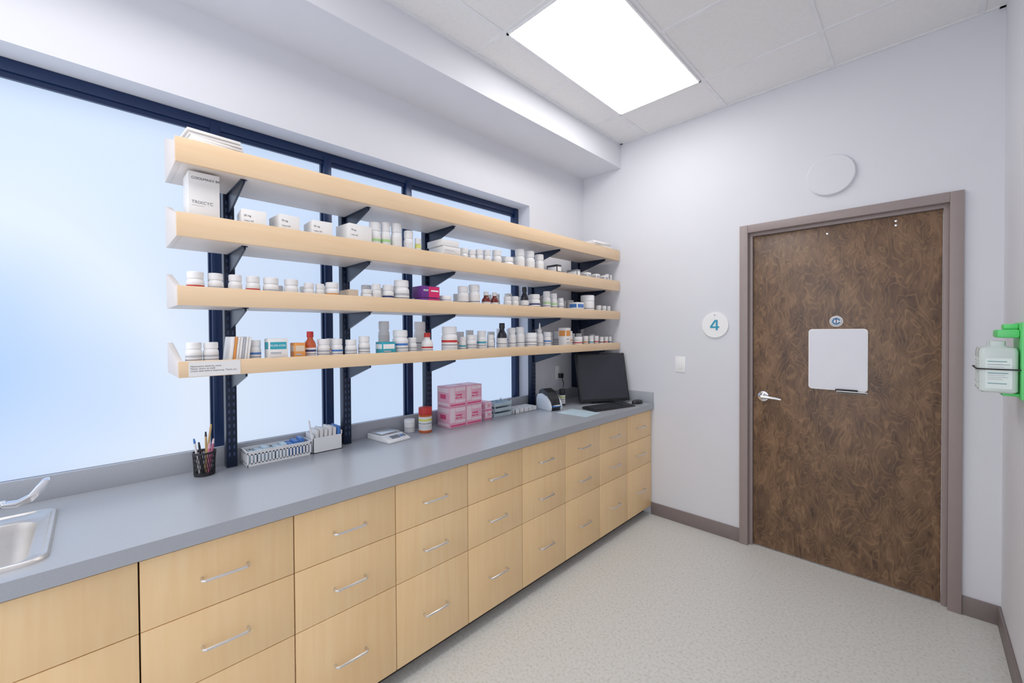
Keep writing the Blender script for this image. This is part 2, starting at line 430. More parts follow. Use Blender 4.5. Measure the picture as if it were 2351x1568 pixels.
# worktop
e=empty('worktop',(-1.9,1.2,0.88));org=Vector(e.location)
t=MB();CT=0.925
t.box(-2.268,-1.575,-0.12,BY-0.001,0.879,CT,M_counter).box(-2.268,-1.575,-0.90,-0.63,0.879,CT,M_counter)
t.box(-2.268,-2.06,-0.63,-0.12,0.879,CT,M_counter).box(-1.675,-1.575,-0.63,-0.12,0.879,CT,M_counter)
t.obj('counter_slab',e,loc=-org)
MB().box(-2.268,-2.25,-0.90,BY-0.001,CT,1.012,M_counter,0.001).obj('backsplash',e,loc=-org)
MB().box(-2.25,-1.578,BY-0.02,BY-0.001,CT,1.015,M_counter,0.001).obj('side_splash',e,loc=-org)
T(e,'long grey laminate worktop with low backsplash','countertop')
# sink
e=empty('sink',(-1.875,-0.375,CT))
MB().loft([(0,0,0.235,0.285,0.045,0.000),(0,0,0.234,0.284,0.045,0.007),(0,0,0.229,0.279,0.042,0.012),(0,0,0.222,0.272,0.04,0.012),(0,0,0.217,0.267,0.04,0.007),(0.022,0,0.192,0.250,0.05,0.006),(0.022,0,0.184,0.242,0.05,0.0),(0.022,0,0.180,0.238,0.05,-0.02),(0.022,0,0.170,0.228,0.05,-0.14),(0.022,0,0.155,0.213,0.045,-0.16),(0.022,0,0.12,0.18,0.04,-0.166)],M_sink).obj('basin',e)
MB().lathe([(0,0),(0.04,0),(0.036,0.004),(0.02,0.001),(0,0.001)],M_chrome,24,Matrix.Translation((0.02,0,-0.1655))).obj('drain',e)
T(e,'stainless steel drop-in sink set in grey worktop','sink')
e=empty('faucet',(-2.068,-0.375,CT+0.0072))
MB().loft([(0,0,0.021,0.15,0.02,0.0),(0,0,0.021,0.15,0.02,0.008),(0,0,0.018,0.144,0.018,0.014)],M_chrome).obj('deck_plate',e)
MB().lathe([(0,0.012),(0.02,0.012),(0.016,0.03),(0,0.03)],M_chrome,20).tube([(0,0,0.02),(0,0,0.15),(0.02,0,0.2),(0.07,0,0.225),(0.12,0,0.20),(0.13,0,0.17)],0.010,M_chrome,12).obj('spout',e)
for sg in (-1,1):
    hb=MB().lathe([(0,0.012),(0.026,0.012),(0.025,0.035),(0.018,0.048),(0.017,0.056),(0.021,0.064),(0.016,0.074),(0,0.076)],M_chrome,24,Matrix.Translation((0,sg*0.11,0)))
    hb.tube([(0.0,sg*0.11,0.064),(0.008,sg*0.145,0.058),(0.012,sg*0.175,0.060)],[0.012,0.010,0.010],M_chrome)
    prof=[(0.0,0.0),(0.03,-0.002),(0.055,0.010),(0.072,0.034),(0.088,0.052),(0.100,0.054),(0.104,0.044),(0.090,0.016),(0.066,-0.010),(0.03,-0.020),(0.0,-0.014)]
    poly=[(sg*(0.165+y),0.064+z) for y,z in prof]
    hb.prism(poly,'X',-0.006,0.030,M_chrome,0.003)
    hb.obj('lever_handle',e)
T(e,'chrome faucet with wing lever handles behind sink','faucet')
# ------------------------------------------------------------ uprights and shelves
SB=[2.139,1.874,1.627,1.366]   # shelf undersides
LT=[2.227,1.960,1.697,1.424]   # lip tops
ET=[2.318,2.042,1.768,1.488]   # end board top at the back
up_y=[0.430,0.955,1.475,2.46,3.08]
for k,y in enumerate(up_y):
    bx=-2.268 if k==4 else -2.236
    e=empty('shelf_upright',(-2.21,y,CT));org=Vector(e.location)
    p=MB().box(bx,-2.192,y-0.021,y+0.021,CT+0.001 if k<4 else 1.02,2.25,M_black,0.002)
    z=CT+0.05
    while z<2.12:
        if z>1.03 or k<4:
            p.box(-2.1925,-2.1912,y-0.012,y-0.006,z,z+0.016,M_slot).box(-2.1925,-2.1912,y+0.006,y+0.012,z,z+0.016,M_slot)
        z+=0.032
    p.obj('post',e,loc=-org)
    for s in SB:
        q=MB().prism([(-2.192,s-0.001),(-1.925,s-0.001),(-1.925,s-0.014),(-2.165,s-0.085),(-2.192,s-0.085)],'Y',y-0.004,y+0.004,M_black)
        q.box(-2.192,-1.925,y-0.011,y+0.011,s-0.004,s-0.0008,M_black)
        q.obj('bracket',e,loc=-org)
    T(e,'black slotted metal shelf upright with angled brackets','shelf upright','shelf uprights')
SY0,SY1=0.212,3.24
SF=[]
for k in range(4):
    s=SB[k]
    e=empty('wall_shelf',(-2.03,(SY0+SY1)/2,s));org=Vector(e.location)
    MB().box(-2.188,-1.898,SY0+0.018,SY1,s,s+0.020,M_shelfw).obj('shelf_board',e,loc=-org)
    MB().box(-1.898,-1.880,SY0,SY1,s,LT[k],M_maple2,0.001).obj('front_lip',e,loc=-org)
    MB().prism([(-2.188,s),(-1.899,s),(-1.899,LT[k]),(-1.93,LT[k]),(-2.188,ET[k])],'Y',SY0,SY0+0.018,M_shelfw,0.0008).obj('end_board',e,loc=-org)
    T(e,'long pale maple shelf with raised front lip','shelf','stacked wall shelves')
    SF.append(s+0.0202)
# shelf tape label
e=empty('shelf_label',(-1.8795,0.325,1.366))
MB().box(0,0.0008,-0.085,0.075,0.002,0.056,M_white2).obj('label_sheet',e)
text('print','Medications listed by name.\nPlease return to shelf.\nCheck date before dispensing. Thank you.',0.0085,M_txt,e,(0.001,-0.08,0.03),FX,0.0001,'LEFT')
T(e,'white taped paper label on shelf front lip','label')
# ------------------------------------------------------------ bottles
BM={}
def bmesh_parts(style,body,cap,acc):
    key=(style,body.name,cap.name,acc.name if acc else None)
    if key in BM: return BM[key]
    lw=M_white2
    if style=='pill':
        B=[(0,0),(0.47,0),(0.5,0.02),(0.5,0.66),(0.47,0.71),(0.42,0.75),(0.42,0.78),(0,0.78)]
        Cp=[(0,0.77),(0.46,0.77),(0.47,0.78),(0.47,0.97),(0.44,1.0),(0,1.0)]
        lb=(0.505,0.14,0.62)
    elif style=='syrup':
        B=[(0,0),(0.47,0),(0.5,0.02),(0.5,0.55),(0.46,0.63),(0.30,0.72),(0.24,0.78),(0.24,0.84),(0,0.84)]
        Cp=[(0,0.82),(0.28,0.82),(0.29,0.83),(0.28,0.98),(0.26,1.0),(0,1.0)]
        lb=(0.505,0.12,0.5)
    elif style=='dropper':
        B=[(0,0),(0.47,0),(0.5,0.02),(0.5,0.52),(0.42,0.6),(0.25,0.64),(0.25,0.68),(0,0.68)]
        Cp=[(0,0.66),(0.3,0.66),(0.3,0.75),(0.14,0.8),(0.07,0.98),(0,1.0)]
        lb=(0.505,0.12,0.46)
    else: # jar
        B=[(0,0),(0.48,0),(0.5,0.02),(0.5,0.70),(0.46,0.73),(0,0.73)]
        Cp=[(0,0.73),(0.5,0.73),(0.51,0.74),(0.51,0.97),(0.49,1.0),(0,1.0)]
        lb=(0.505,0.1,0.64)
    mb=MB().lathe(B,body,24).mesh('bottle_body')
    mc=MB().lathe(Cp,cap,24).mesh('cap')
    l=MB();r,z0,z1=lb;H=z1-z0
    def band(a,b,m,dr=0.0): l.lathe([(r+dr,z0+H*a),(r+dr,z0+H*b)],m,24)
    band(0,1,lw)
    if acc: band(0.68,0.84,acc,0.003)
    band(0.47,0.53,M_grey,0.003);band(0.33,0.36,M_lgrey,0.003);band(0.22,0.25,M_lgrey,0.003);band(0.12,0.14,M_lgrey,0.003)
    ml=l.mesh('label')
    BM[key]=(mb,mc,ml);return BM[key]
LB={'pill':'white round pill bottle with printed label','syrup':'small medicine bottle with narrow capped neck','dropper':'white dropper bottle with pointed tip','jar':'short wide white medicine jar'}
def bottle(shelf,y,d,h,style='pill',body=None,cap=None,acc=None,x=-1.955,label=None,z=None):
    body=body or M_white;cap=cap or M_white
    mb,mc,ml=bmesh_parts(style,body,cap,acc)
    z=SF[shelf] if z is None else z
    name={'pill':'pill_bottle','syrup':'syrup_bottle','dropper':'dropper_bottle','jar':'medicine_jar'}[style]
    e=link(None,name,None,(x,y,z));e.scale=(d,d,h);e.rotation_euler=(0,0,random.uniform(-.5,.5))
    e.empty_display_size=0.3
    link(mb,'bottle_body',e);link(mc,'cap',e);link(ml,'label',e)
    g={0:'items on the top shelf',1:'medicines on the second shelf',2:'medicines on the third shelf',3:'medicines on the lowest shelf'}.get(shelf,'jars on the worktop')
    tint={M_brown:'amber bottle with white cap and label',M_dkbottle:'dark bottle with black cap and label',M_ambr:'orange syrup bottle with bright cap'}.get(body)
    T(e,label or tint or (LB[style] if not acc else {M_grn:'white medicine bottle with pale green label',M_org:'white medicine bottle with orange label',M_red:'white medicine bottle with red label',M_navy:'white medicine bottle with navy label',M_yel:'white medicine bottle with yellow label',M_tealb:'white medicine bottle with teal label',M_blue:'white medicine bottle with blue label'}.get(acc,LB[style])),'bottle',g)
    return e
def row(shelf,l,r,h,style='pill',**k):
    y=(l+r)/200.0;a=1.955;w=(r-l)/100.0
    d=min(w*a/math.sqrt(a*a+y*y)*1.08,w*0.985)
    return bottle(shelf,y,d,h/100.0,style,**k)
def carton(shelf,l,r,h,col,acc=None,depth=0.11,rot=0,label='white medicine carton standing on shelf',xf=-1.912,txt=None,z=None):
    y0=l/100*(1+depth/2.1);y1=r/100
    if y1-y0<0.03: y0=y1-0.05
    z=SF[shelf] if z is None else z
    zh=h/100
    e=empty('carton',(xf-depth/2,(y0+y1)/2,z),(0,0,math.radians(rot)))
    hx=depth/2;hy=(y1-y0)/2
    MB().box(-hx,hx,-hy,hy,0,zh,col,0.0012).obj('carton_body',e)
    MB().box(-hx+0.003,hx-0.003,-hy+0.003,hy-0.003,zh,zh+0.0008,col).box(-hx+0.003,hx-0.003,-0.0006,0.0006,zh+0.0006,zh+0.001,M_grey).obj('lid_flap',e)
    if acc:
        m=MB();m.box(hx,hx+0.0006,-hy*0.85,hy*0.85,zh*0.62,zh*0.88,acc).box(-hx*0.85,hx*0.85,-hy-0.0006,-hy,zh*0.62,zh*0.88,acc)
        m.box(hx,hx+0.0006,-hy*0.8,hy*0.3,zh*0.45,zh*0.52,M_lgrey).box(hx,hx+0.0006,-hy*0.8,hy*0.5,zh*0.3,zh*0.34,M_lgrey)
        m.obj('printed_panel',e)
    if txt:
        for (body,size,zr,mt) in txt:
            text('print',body,size,mt,e,(hx+0.0006,-hy*0.82,zh*zr),FX,0.0002,'LEFT')
    g={0:'items on the top shelf',1:'medicines on the second shelf',2:'medicines on the third shelf',3:'medicines on the lowest shelf'}.get(shelf)
    T(e,label,'box',g);return e
# --- top shelf: paper stacks
def papers(x,y,z,wx,wy,n,label,tilt=0,mt=None,th=0.012):
    for i in range(n):
        o=MB().box(-wx/2,wx/2,-wy/2,wy/2,0,th-0.001,mt or M_white2,0.002).obj('envelope',None,(x+random.uniform(-.006,.006),y+random.uniform(-.008,.008),z+i*th),(0,0,math.radians(random.uniform(-5,5)+tilt)))
        T(o,label,'envelope','stacked paper packs')
carton(0,24,37,7,M_white2,label='flat white carton under paper packs',depth=0.2)
papers(-1.985,0.335,SF[0]+0.0712,0.16,0.17,4,'flat white paper pack stacked on top shelf',8)
carton(0,292,318,7,M_white2,label='flat white carton under paper packs',depth=0.18)
papers(-1.995,3.03,SF[0]+0.0712,0.17,0.24,4,'flat white paper pack stacked on top shelf',-4)
# --- second shelf
carton(1,24,35,23.5,M_white2,depth=0.12,xf=-1.93,label='tall white carton with grey printed text',txt=[('COOLMAXX 84',0.0125,0.90,M_txt),('TRIXCYC',0.016,0.52,M_grey),('-----------------',0.007,0.47,M_grey),('250 mL',0.008,0.3,M_grey),('NET WT',0.008,0.16,M_grey)])
for l,r,hh,rt in ((40,51,12.5,-5),(52,63,13,4),(65,77.5,13,-3),(79.5,96,14.5,6)):
    carton(1,l,r,hh,M_white2,depth=0.12,rot=rt,label='white medicine carton with small grey print',txt=[('%d mg'%random.choice((25,50,75)),0.010,0.80,M_txt),('Tablets USP',0.007,0.64,M_grey)])
row(1,97,103,18,'pill',acc=M_grn);row(1,103.2,108.5,19,'pill',acc=M_grn);row(1,109,115,19.5);row(1,116.5,122,17);row(1,123,127,14,'pill',acc=M_yel,body=M_yel)
carton(1,129,152,7.5,M_white2,depth=0.14,label='flat white carton in a stack')
carton(1,130,151,4,M_white2,depth=0.14,z=SF[1]+0.0765,label='flat white carton in a stack',acc=M_white)
carton(1,129,150,3.5,M_white2,depth=0.14,z=SF[1]+0.1185,label='flat white carton in a stack')
for l,r,hh in ((153,160,13),(160.3,166,13),(166.2,172,14),(172.3,179,14.5),(180,188,15.5),(189,199,12),(201,210,19),(210.2,220.5,19),(221,230.5,18)): row(1,l,r,hh,'pill')
carton(1,232,246,12.5,M_bk,depth=0.1,acc=M_white,label='black carton with white printed band')
carton(1,254,270,11.5,M_grey,depth=0.1,acc=M_white,label='grey carton with white printed band')
for l,r in ((272,285),(287,298),(300,311)): carton(1,l+2,r,10.5,M_white2,depth=0.08,acc=M_lgrey)
row(1,312,319,12.5);row(1,319.5,323.8,12.5)
# --- third shelf
for i,(l,r) in enumerate(((24.6,30.2),(31.2,36.3),(37.8,42.6),(43.8,49),(50,56),(58,63.8))): row(2,l,r,11,'pill',acc=(M_red,M_lgrey,None,M_red,M_lgrey,None)[i])
row(2,66,70.5,10,acc=M_navy);row(2,71,75,10,acc=M_navy);row(2,75.5,81.5,11,acc=M_org)
carton(2,82,91,8.5,M_offw,label='cream cardboard carton on shelf',xf=-1.95)
row(2,93,98,9);row(2,98,103,12);row(2,104,110,12,acc=M_navy);row(2,110.3,119,15,acc=M_lgrey)
for q in (0,0.0655):
    e=carton(2,119,136,6.3,M_purple,depth=0.10,z=SF[2]+q,label='purple and magenta medicine carton')
    hy=(1.36-1.19*(1+0.1/2.1))/2
    MB().box(0.05,0.0508,-hy*0.25,hy*0.98,0.003,0.060,M_mag).box(0.0508,0.0514,0,hy*0.85,0.034,0.042,M_white).box(0.05,0.0508,-hy*0.85,-hy*0.3,0.035,0.045,M_lgrey).obj('printed_panel',e)
row(2,138,147,8.5,'jar',acc=M_org);row(2,152,160,15);row(2,160.4,169,16.5)
row(2,171,178,13,'syrup',body=M_brown);row(2,178.3,185,13,'syrup',body=M_brown)
row(2,190,197,11);row(2,197,204,11.5)
row(2,206,214,18.5,'syrup',body=M_dkbottle,cap=M_bk);row(2,215,226,14,acc=M_navy)
row(2,230,238,17,acc=M_grn);row(2,238.4,246,16,acc=M_grn);row(2,247,254,13,acc=M_lgrey)
carton(2,256,275,10.5,M_white2,acc=M_blue,depth=0.08,label='white carton with blue printed band')
row(2,277,295,17,'jar')
for l,r in ((298,306),(306.5,314),(314.5,321)): row(2,l,r,9.5,'jar',acc=M_brown)
# --- lowest shelf
row(3,24.0,29.2,10.5,acc=M_lgrey);row(3,29.4,34.4,10.5,acc=M_lgrey)
for i in range(7):
    o=MB().box(-0.065,0.065,-0.004,0.004,0,0.125,(M_white2,M_org,M_white2,M_white2,M_lgrey,M_white2,M_white2)[i],0.001).obj('booklet',None,(-1.985,0.375+i*0.0095,SF[3]),(math.radians(-6),0,math.radians(0)))
    T(o,'thin printed booklet standing between bottles','booklet','booklets on the lowest shelf')
row(3,45,49,11,acc=M_blue)
carton(3,49.3,58,11.5,M_white2,acc=M_tealb,depth=0.06,label='white carton with teal and red print',txt=[('KLOR-CON',0.011,0.75,M_white),('Tablets USP 20',0.008,0.25,M_red)])
carton(3,59,65,9.5,M_org,acc=M_offw,depth=0.06,label='orange carton with cream label')
row(3,66,71,14.5,'syrup',body=M_ambr,cap=M_red,acc=M_navy)
row(3,71.5,77,11,acc=M_lgrey);row(3,78,83,11,acc=M_blue);row(3,84.5,90,10.5,acc=M_lgrey);row(3,91,96.6,12,acc=M_lgrey)
carton(3,98,108.5,9,M_tealb,acc=M_white,depth=0.07,label='teal carton with white label',txt=[('Amoxil',0.012,0.25,M_white)])
row(3,109.5,118,15,acc=M_blue);row(3,118.4,123.5,11,acc=M_lgrey)
row(3,127,134,13.5,'syrup',body=M_white,cap=M_red,acc=M_red)
row(3,140.5,151,17,acc=M_red)
for l,r,hh,ac in ((153,158,11,M_tealb),(158.3,166,12,M_lgrey),(167,174,14.5,M_tealb),(175,181,12,None)): row(3,l,r,hh,acc=ac)
row(3,184,192.5,19.5,'syrup',body=M_dkbottle,cap=M_bk,acc=None)
row(3,194,201,16.5);row(3,201.4,209.5,17);row(3,210,222,13,'jar',acc=M_lgrey);row(3,222.4,229.5,20,'dropper');row(3,230,238.5,13.5,acc=M_blue)
carton(3,243,257,16.5,M_white2,acc=M_org,depth=0.07,label='white carton with orange print')
row(3,258,265,14,acc=M_org);row(3,266,278,9.5,'jar',acc=M_red)
row(3,279,286.5,10,'jar',acc=M_org);row(3,287,294.5,10,acc=M_tealb);row(3,295,302,10,'jar',acc=M_red)
row(3,303,310,9,acc=M_brown);row(3,310.5,317,9,'jar',acc=M_red);row(3,317.5,323,9,acc=M_navy)
# back rows (against the uprights)
XB=-2.115
for yy,dd,hh in ((1.56,.055,13),(1.63,.055,12),(1.71,.055,14),(1.79,.06,15),(1.88,.06,14),(1.97,.055,13),(2.05,.065,16),(2.14,.06,17),(2.23,.065,17),(2.33,.06,16),(2.57,.06,15),(2.66,.05,14),(2.76,.055,13),(2.90,.055,13),(2.99,.055,13)):
    bottle(1,yy,dd,hh/100,'pill',x=XB)
for yy,dd,hh in ((0.60,.05,9.5),(0.72,.05,10),(0.82,.05,11),(1.03,.055,13),(1.11,.055,12),(1.20,.06,13.5),(1.56,.05,10),(1.64,.055,12),(1.73,.05,13),(1.90,.06,13),(1.98,.055,14),(2.10,.06,15),(2.20,.055,13),(2.30,.06,15),(2.56,.055,14),(2.65,.055,13),(2.74,.055,13),(2.84,.06,14),(2.94,.055,12),(3.16,.05,11)):
    bottle(2,yy,dd,hh/100,'pill',x=XB,acc=random.choice((None,None,M_lgrey,M_blue,M_tealb)))
for yy,dd,hh in ((0.50,.045,10.5),(0.60,.05,11),(0.74,.05,10),(0.84,.05,11),(1.13,.06,20),(1.22,.06,13),(1.36,.07,20),(1.58,.055,13),(1.66,.055,14),(1.74,.055,15),(1.83,.05,12),(1.93,.055,14),(2.02,.06,16),(2.12,.06,16),(2.22,.055,14),(2.32,.055,13),(2.56,.06,13),(2.66,.055,14),(2.76,.055,12),(2.86,.055,12),(2.96,.055,12),(3.16,.055,11)):
    bottle(3,yy,dd,hh/100,'pill',x=XB,acc=random.choice((None,None,M_lgrey,M_blue,M_org)))
# ------------------------------------------------------------ worktop things
Z=CT+0.0005
# pencil cup
c=empty('pencil_cup',(-2.165,0.325,Z))
m=MB().lathe([(0,0),(0.037,0),(0.037,0.004),(0,0.004)],M_bk,28)
m.lathe([(0.037,0),(0.0375,0.012),(0.036,0.012)],M_bk,28)
m.lathe([(0.0395,0.092),(0.042,0.092),(0.042,0.100),(0.0395,0.100),(0.0395,0.092)],M_bk,28)
for i in range(28):
    for tw in (-0.25,0.25):
        a=2*PI*i/28;b=a+tw*2
        m.tube([(0.0368*math.cos(a),0.0368*math.sin(a),0.005),(0.0405*math.cos(b),0.0405*math.sin(b),0.096)],0.0011,M_bk,4)
m.obj('mesh_cup',c);T(c,'black wire mesh pencil cup on worktop','pencil cup')
def pen(x,y,dx,dy,L,mt,tip,lab,kind='pen'):
    z0=Z+0.006
    e=empty(kind,(x,y,z0))
    MB().tube([(0,0,0),(dx*L,dy*L,L)],0.0042,mt,8).obj('barrel',e)
    MB().tube([(dx*L,dy*L,L),(dx*(L+.02),dy*(L+.02),L+0.02)],[0.0045,0.003],tip,8).obj('cap',e)
    T(e,lab,kind,'pens in the cup')
pen(-2.165,0.325,0.02,0.12,0.185,M_wood,M_wood,'yellow pencil standing in mesh cup','pencil')
pen(-2.175,0.335,-0.1,0.0,0.15,M_wood,M_bk,'wooden pencil standing in mesh cup','pencil')
pen(-2.155,0.32,0.1,-0.12,0.12,M_bk,M_bk,'black pen standing in mesh cup')
pen(-2.16,0.34,0.12,0.1,0.125,M_pans,M_pinkl,'pink pen standing in mesh cup')
pen(-2.17,0.31,-0.05,-0.12,0.13,M_white,M_blue,'white pen standing in mesh cup')
pen(-2.15,0.335,0.15,0.02,0.11,M_pans,M_pink,'pink pen standing in mesh cup')
# slotted basket
c=empty('storage_basket',(-2.19,0.612,Z))
m=MB();hx,hy,H=0.052,0.135,0.068
m.box(-hx+.004,hx-.004,-hy+.004,hy-.004,0,0.003,M_white)
for (z0,z1) in ((0,0.014),(0.050,H)):
    m.box(-hx,-hx+0.003,-hy,hy,z0,z1,M_white).box(hx-0.003,hx,-hy,hy,z0,z1,M_white).box(-hx,hx,-hy,-hy+0.003,z0,z1,M_white).box(-hx,hx,hy-0.003,hy,z0,z1,M_white)
m.box(hx,hx+0.004,-hy-.004,hy+.004,H-0.004,H,M_white).box(-hx-0.004,-hx,-hy-.004,hy+.004,H-0.004,H,M_white).box(-hx,hx,-hy-.004,-hy,H-.004,H,M_white).box(-hx,hx,hy,hy+.004,H-.004,H,M_white)
n=18
for i in range(n+1):
    y=-hy+0.002+i*(2*hy-0.004)/n
    for x in (-hx+0.0015,hx-0.0015): m.box(x-0.0015,x+0.0015,y-0.004,y+0.004,0.01,0.055,M_white)
for i in range(7):
    x=-hx+0.002+i*(2*hx-0.004)/6
    for y in (-hy+0.0015,hy-0.0015): m.box(x-0.004,x+0.004,y-0.0015,y+0.0015,0.01,0.055,M_white)
m.obj('basket_body',c);T(c,'low white slotted plastic basket on worktop','basket')
for i in range(9):
    mt=M_ltblue if i<6 else M_blue
    o=MB().box(-0.035,0.035,-0.011,0.011,0,0.052+0.008*(i%3)+(0.012 if i>5 else 0),mt,0.003).obj('packet',None,(-2.19,0.505+i*0.0262,Z+0.0035),(0,0,math.radians(random.uniform(-6,6))))
    T(o,'small blue packet standing in white basket','packet','packets in the basket')
# organiser with upright packets
c=empty('desk_organizer',(-2.19,0.83,Z))
m=MB();hx,hy,H=0.052,0.072,0.095
m.box(-hx,hx,-hy,hy,0,0.003,M_white).box(-hx,-hx+.003,-hy,hy,0,H,M_white).box(hx-.003,hx,-hy,hy,0,H*0.8,M_white).box(-hx,hx,-hy,-hy+.003,0,H,M_white).box(-hx,hx,hy-.003,hy,0,H,M_white)
m.obj('organizer_body',c);T(c,'white desk organizer packed with upright sachets','organizer')
for i in range(6):
    o=MB().box(-0.042,0.046,-0.0075,0.0075,0,0.105+random.uniform(0,.012),M_white2 if i<5 else M_blue,0.003).obj('sachet',None,(-2.19,0.775+i*0.0215,Z+0.004),(math.radians(-4),0,0))
    T(o,'white sachet standing upright in organizer' if i<5 else 'blue sachet standing upright in organizer','packet','sachets in the organizer')
o=MB().tube([(0,0,0),(-0.01,-0.02,0.16)],0.004,M_white,8).obj('stirring_stick',None,(-2.145,0.765,Z+0.004));T(o,'thin white plastic stick leaning in organizer','stick')
# scale
c=empty('digital_scale',(-2.135,1.165,Z),(0,0,math.radians(8)))
MB().prism([(-0.10,0),(0.10,0),(0.10,0.012),(0.03,0.03),(-0.10,0.03)],'Y',-0.07,0.07,M_white,0.003).obj('scale_body',c)
MB().box(-0.095,0.015,-0.062,0.062,0.034,0.039,M_steel,0.002).box(-0.05,-0.03,-0.01,0.01,0.029,0.035,M_grey).obj('weighing_plate',c)
Ms=Matrix.Translation((0.065,0,0.0223))@Matrix.Rotation(math.radians(14.4),4,'Y')
MB().box(-0.016,0.016,-0.035,0.02,0,0.0015,M_grey,0,Ms).obj('display',c)
MB().box(-0.012,0.012,0.028,0.04,0,0.002,M_blue,0.0005,Ms).box(-0.012,0.012,0.046,0.058,0,0.002,M_grey,0.0005,Ms).obj('buttons',c)
T(c,'white digital scale with steel weighing plate','scale')
bottle(9,1.335,0.062,0.075,'jar',x=-2.195,z=Z,label='small white screw-top jar on worktop')
e=bottle(9,1.40,0.078,0.148,'jar',body=M_bgold,cap=M_red,acc=M_yel,x=-2.125,z=Z,label='orange jar with red lid and label')
# pink boxes
def pinkbox(x0,x1,y0,y1,z,h):
    e=empty('tissue_carton',((x0+x1)/2,(y0+y1)/2,z));hx=(x1-x0)/2;hy=(y1-y0)/2
    MB().box(-hx,hx,-hy,hy,0,h,M_pink,0.0015).obj('carton_body',e)
    m=MB()
    m.box(hx,hx+0.0006,-hy*0.9,hy*0.9,h*0.06,h*0.14,M_pinkd).box(hx,hx+0.0006,-hy*0.30,hy*0.5,h*0.42,h*0.62,M_pinkd)
    m.box(hx,hx+0.0006,-hy*0.95,-hy*0.38,h*0.25,h*0.95,M_pinkl).box(hx,hx+0.0006,-hy*0.3,hy*0.9,h*0.78,h*0.95,M_pinkl).box(hx,hx+0.0006,-hy*0.3,hy*0.9,h*0.22,h*0.34,M_pinkl)
    m.box(-hx*0.5,hx*0.4,-hy-0.0006,-hy,h*0.40,h*0.62,M_pinkd).box(-hx*0.9,hx*0.9,-hy-0.0006,-hy,h*0.72,h*0.94,M_pinkl).box(-hx*0.9,hx*0.9,-hy-0.0006,-hy,h*0.08,h*0.2,M_pinkl)
    m.box(-hx*0.5,hx*0.5,-hy*0.7,hy*0.7,h,h+0.0006,M_pinkl)
    m.obj('printed_panel',e)
    text('print','Allegard',0.018,M_white,e,(hx+0.0009,0.006,h*0.52),FX,0.0002)
    T(e,'pink carton with deep pink label, stacked','box','pink cartons on the worktop')
for zz in (0,0.1285):
    for y0 in (1.545,1.678): pinkbox(-2.205,-2.075,y0,y0+0.130,Z+zz,0.127)
pinkbox(-2.205,-2.10,1.86,1.92,Z,0.06);pinkbox(-2.205,-2.10,1.86,1.92,Z+0.061,0.06)
# blue trays
M_ptray=mat('clear_tray_plastic',(214,232,240),0.25,trans=0.3)
for i in range(3):
    c=empty('plastic_tray',(-2.175,2.045,Z+i*0.036),(0,0,math.radians((-3,2,-2)[i])))
    m=MB();hx,hy=0.06,0.085;mt=M_ptray
    m.box(-hx,hx,-hy,hy,0,0.003,mt).box(-hx,-hx+.003,-hy,hy,0,0.024,mt).box(hx-.003,hx,-hy,hy,0,0.024,mt).box(-hx,hx,-hy,-hy+.003,0,0.024,mt).box(-hx,hx,hy-.003,hy,0,0.024,mt)
    for q in (-1,0,1): m.box(-hx,hx,q*hy*0.5-0.0015,q*hy*0.5+0.0015,0,0.022,mt)
    for sx in (-1,1):
        for sy in (-1,1): m.box(sx*(hx-.004)-.003,sx*(hx-.004)+.003,sy*(hy-.004)-.003,sy*(hy-.004)+.003,0,0.0355,mt)
    m.obj('tray_body',c)
    MB().box(-hx+0.01,hx-0.01,-hy*0.45,hy*0.45,0.0032,0.018,M_embl if i!=1 else M_ltblue,0.003).obj('tray_insert',c)
    T(c,'clear pale blue compartment tray in a stack','tray','blue trays on the worktop')
c=empty('sorting_tray',(-2.16,2.27,Z))
m=MB();hx,hy=0.06,0.12
m.box(-hx,hx,-hy,hy,0,0.004,M_white,0.001)
for x in (-hx+.002,hx-.002): m.box(x-.002,x+.002,-hy,hy,0,0.03,M_white)
for i in range(6):
    y=-hy+.002+i*(2*hy-.004)/5;m.box(-hx,hx,y-.002,y+.002,0,0.03,M_white)
m.obj('tray_body',c);T(c,'white divided sorting tray lying flat','tray')
# label printer
c=empty('label_printer',(-2.045,2.475,Z),(0,0,math.radians(-12)))
M_pw=mat('printer_shell',(222,230,238),0.3)
prof=[(-0.09,0),(0.08,0),(0.085,0.035),(0.07,0.085),(0.03,0.135),(-0.03,0.158),(-0.075,0.145),(-0.09,0.10)]
low=[(x,z*0.78) for x,z in prof]
MB().prism(low,'Y',-0.060,-0.0415,M_pw,0.004).prism(low,'Y',0.0415,0.060,M_pw,0.004).obj('side_shell',c)
MB().prism(prof,'Y',-0.041,0.041,M_bk,0.004).obj('printer_core',c)
MB().box(0.078,0.115,-0.028,0.028,0.041,0.042,M_white).obj('label_strip',c)
MB().box(0.06,0.10,-0.038,0.038,0.03,0.04,M_blue,0.002).obj('label_slot',c)
T(c,'black and white desktop label printer','printer')
bottle(9,2.68,0.05,0.13,'jar',body=M_bk,cap=M_bk,acc=M_yel,x=-2.08,z=Z,label='small black canister beside label printer')
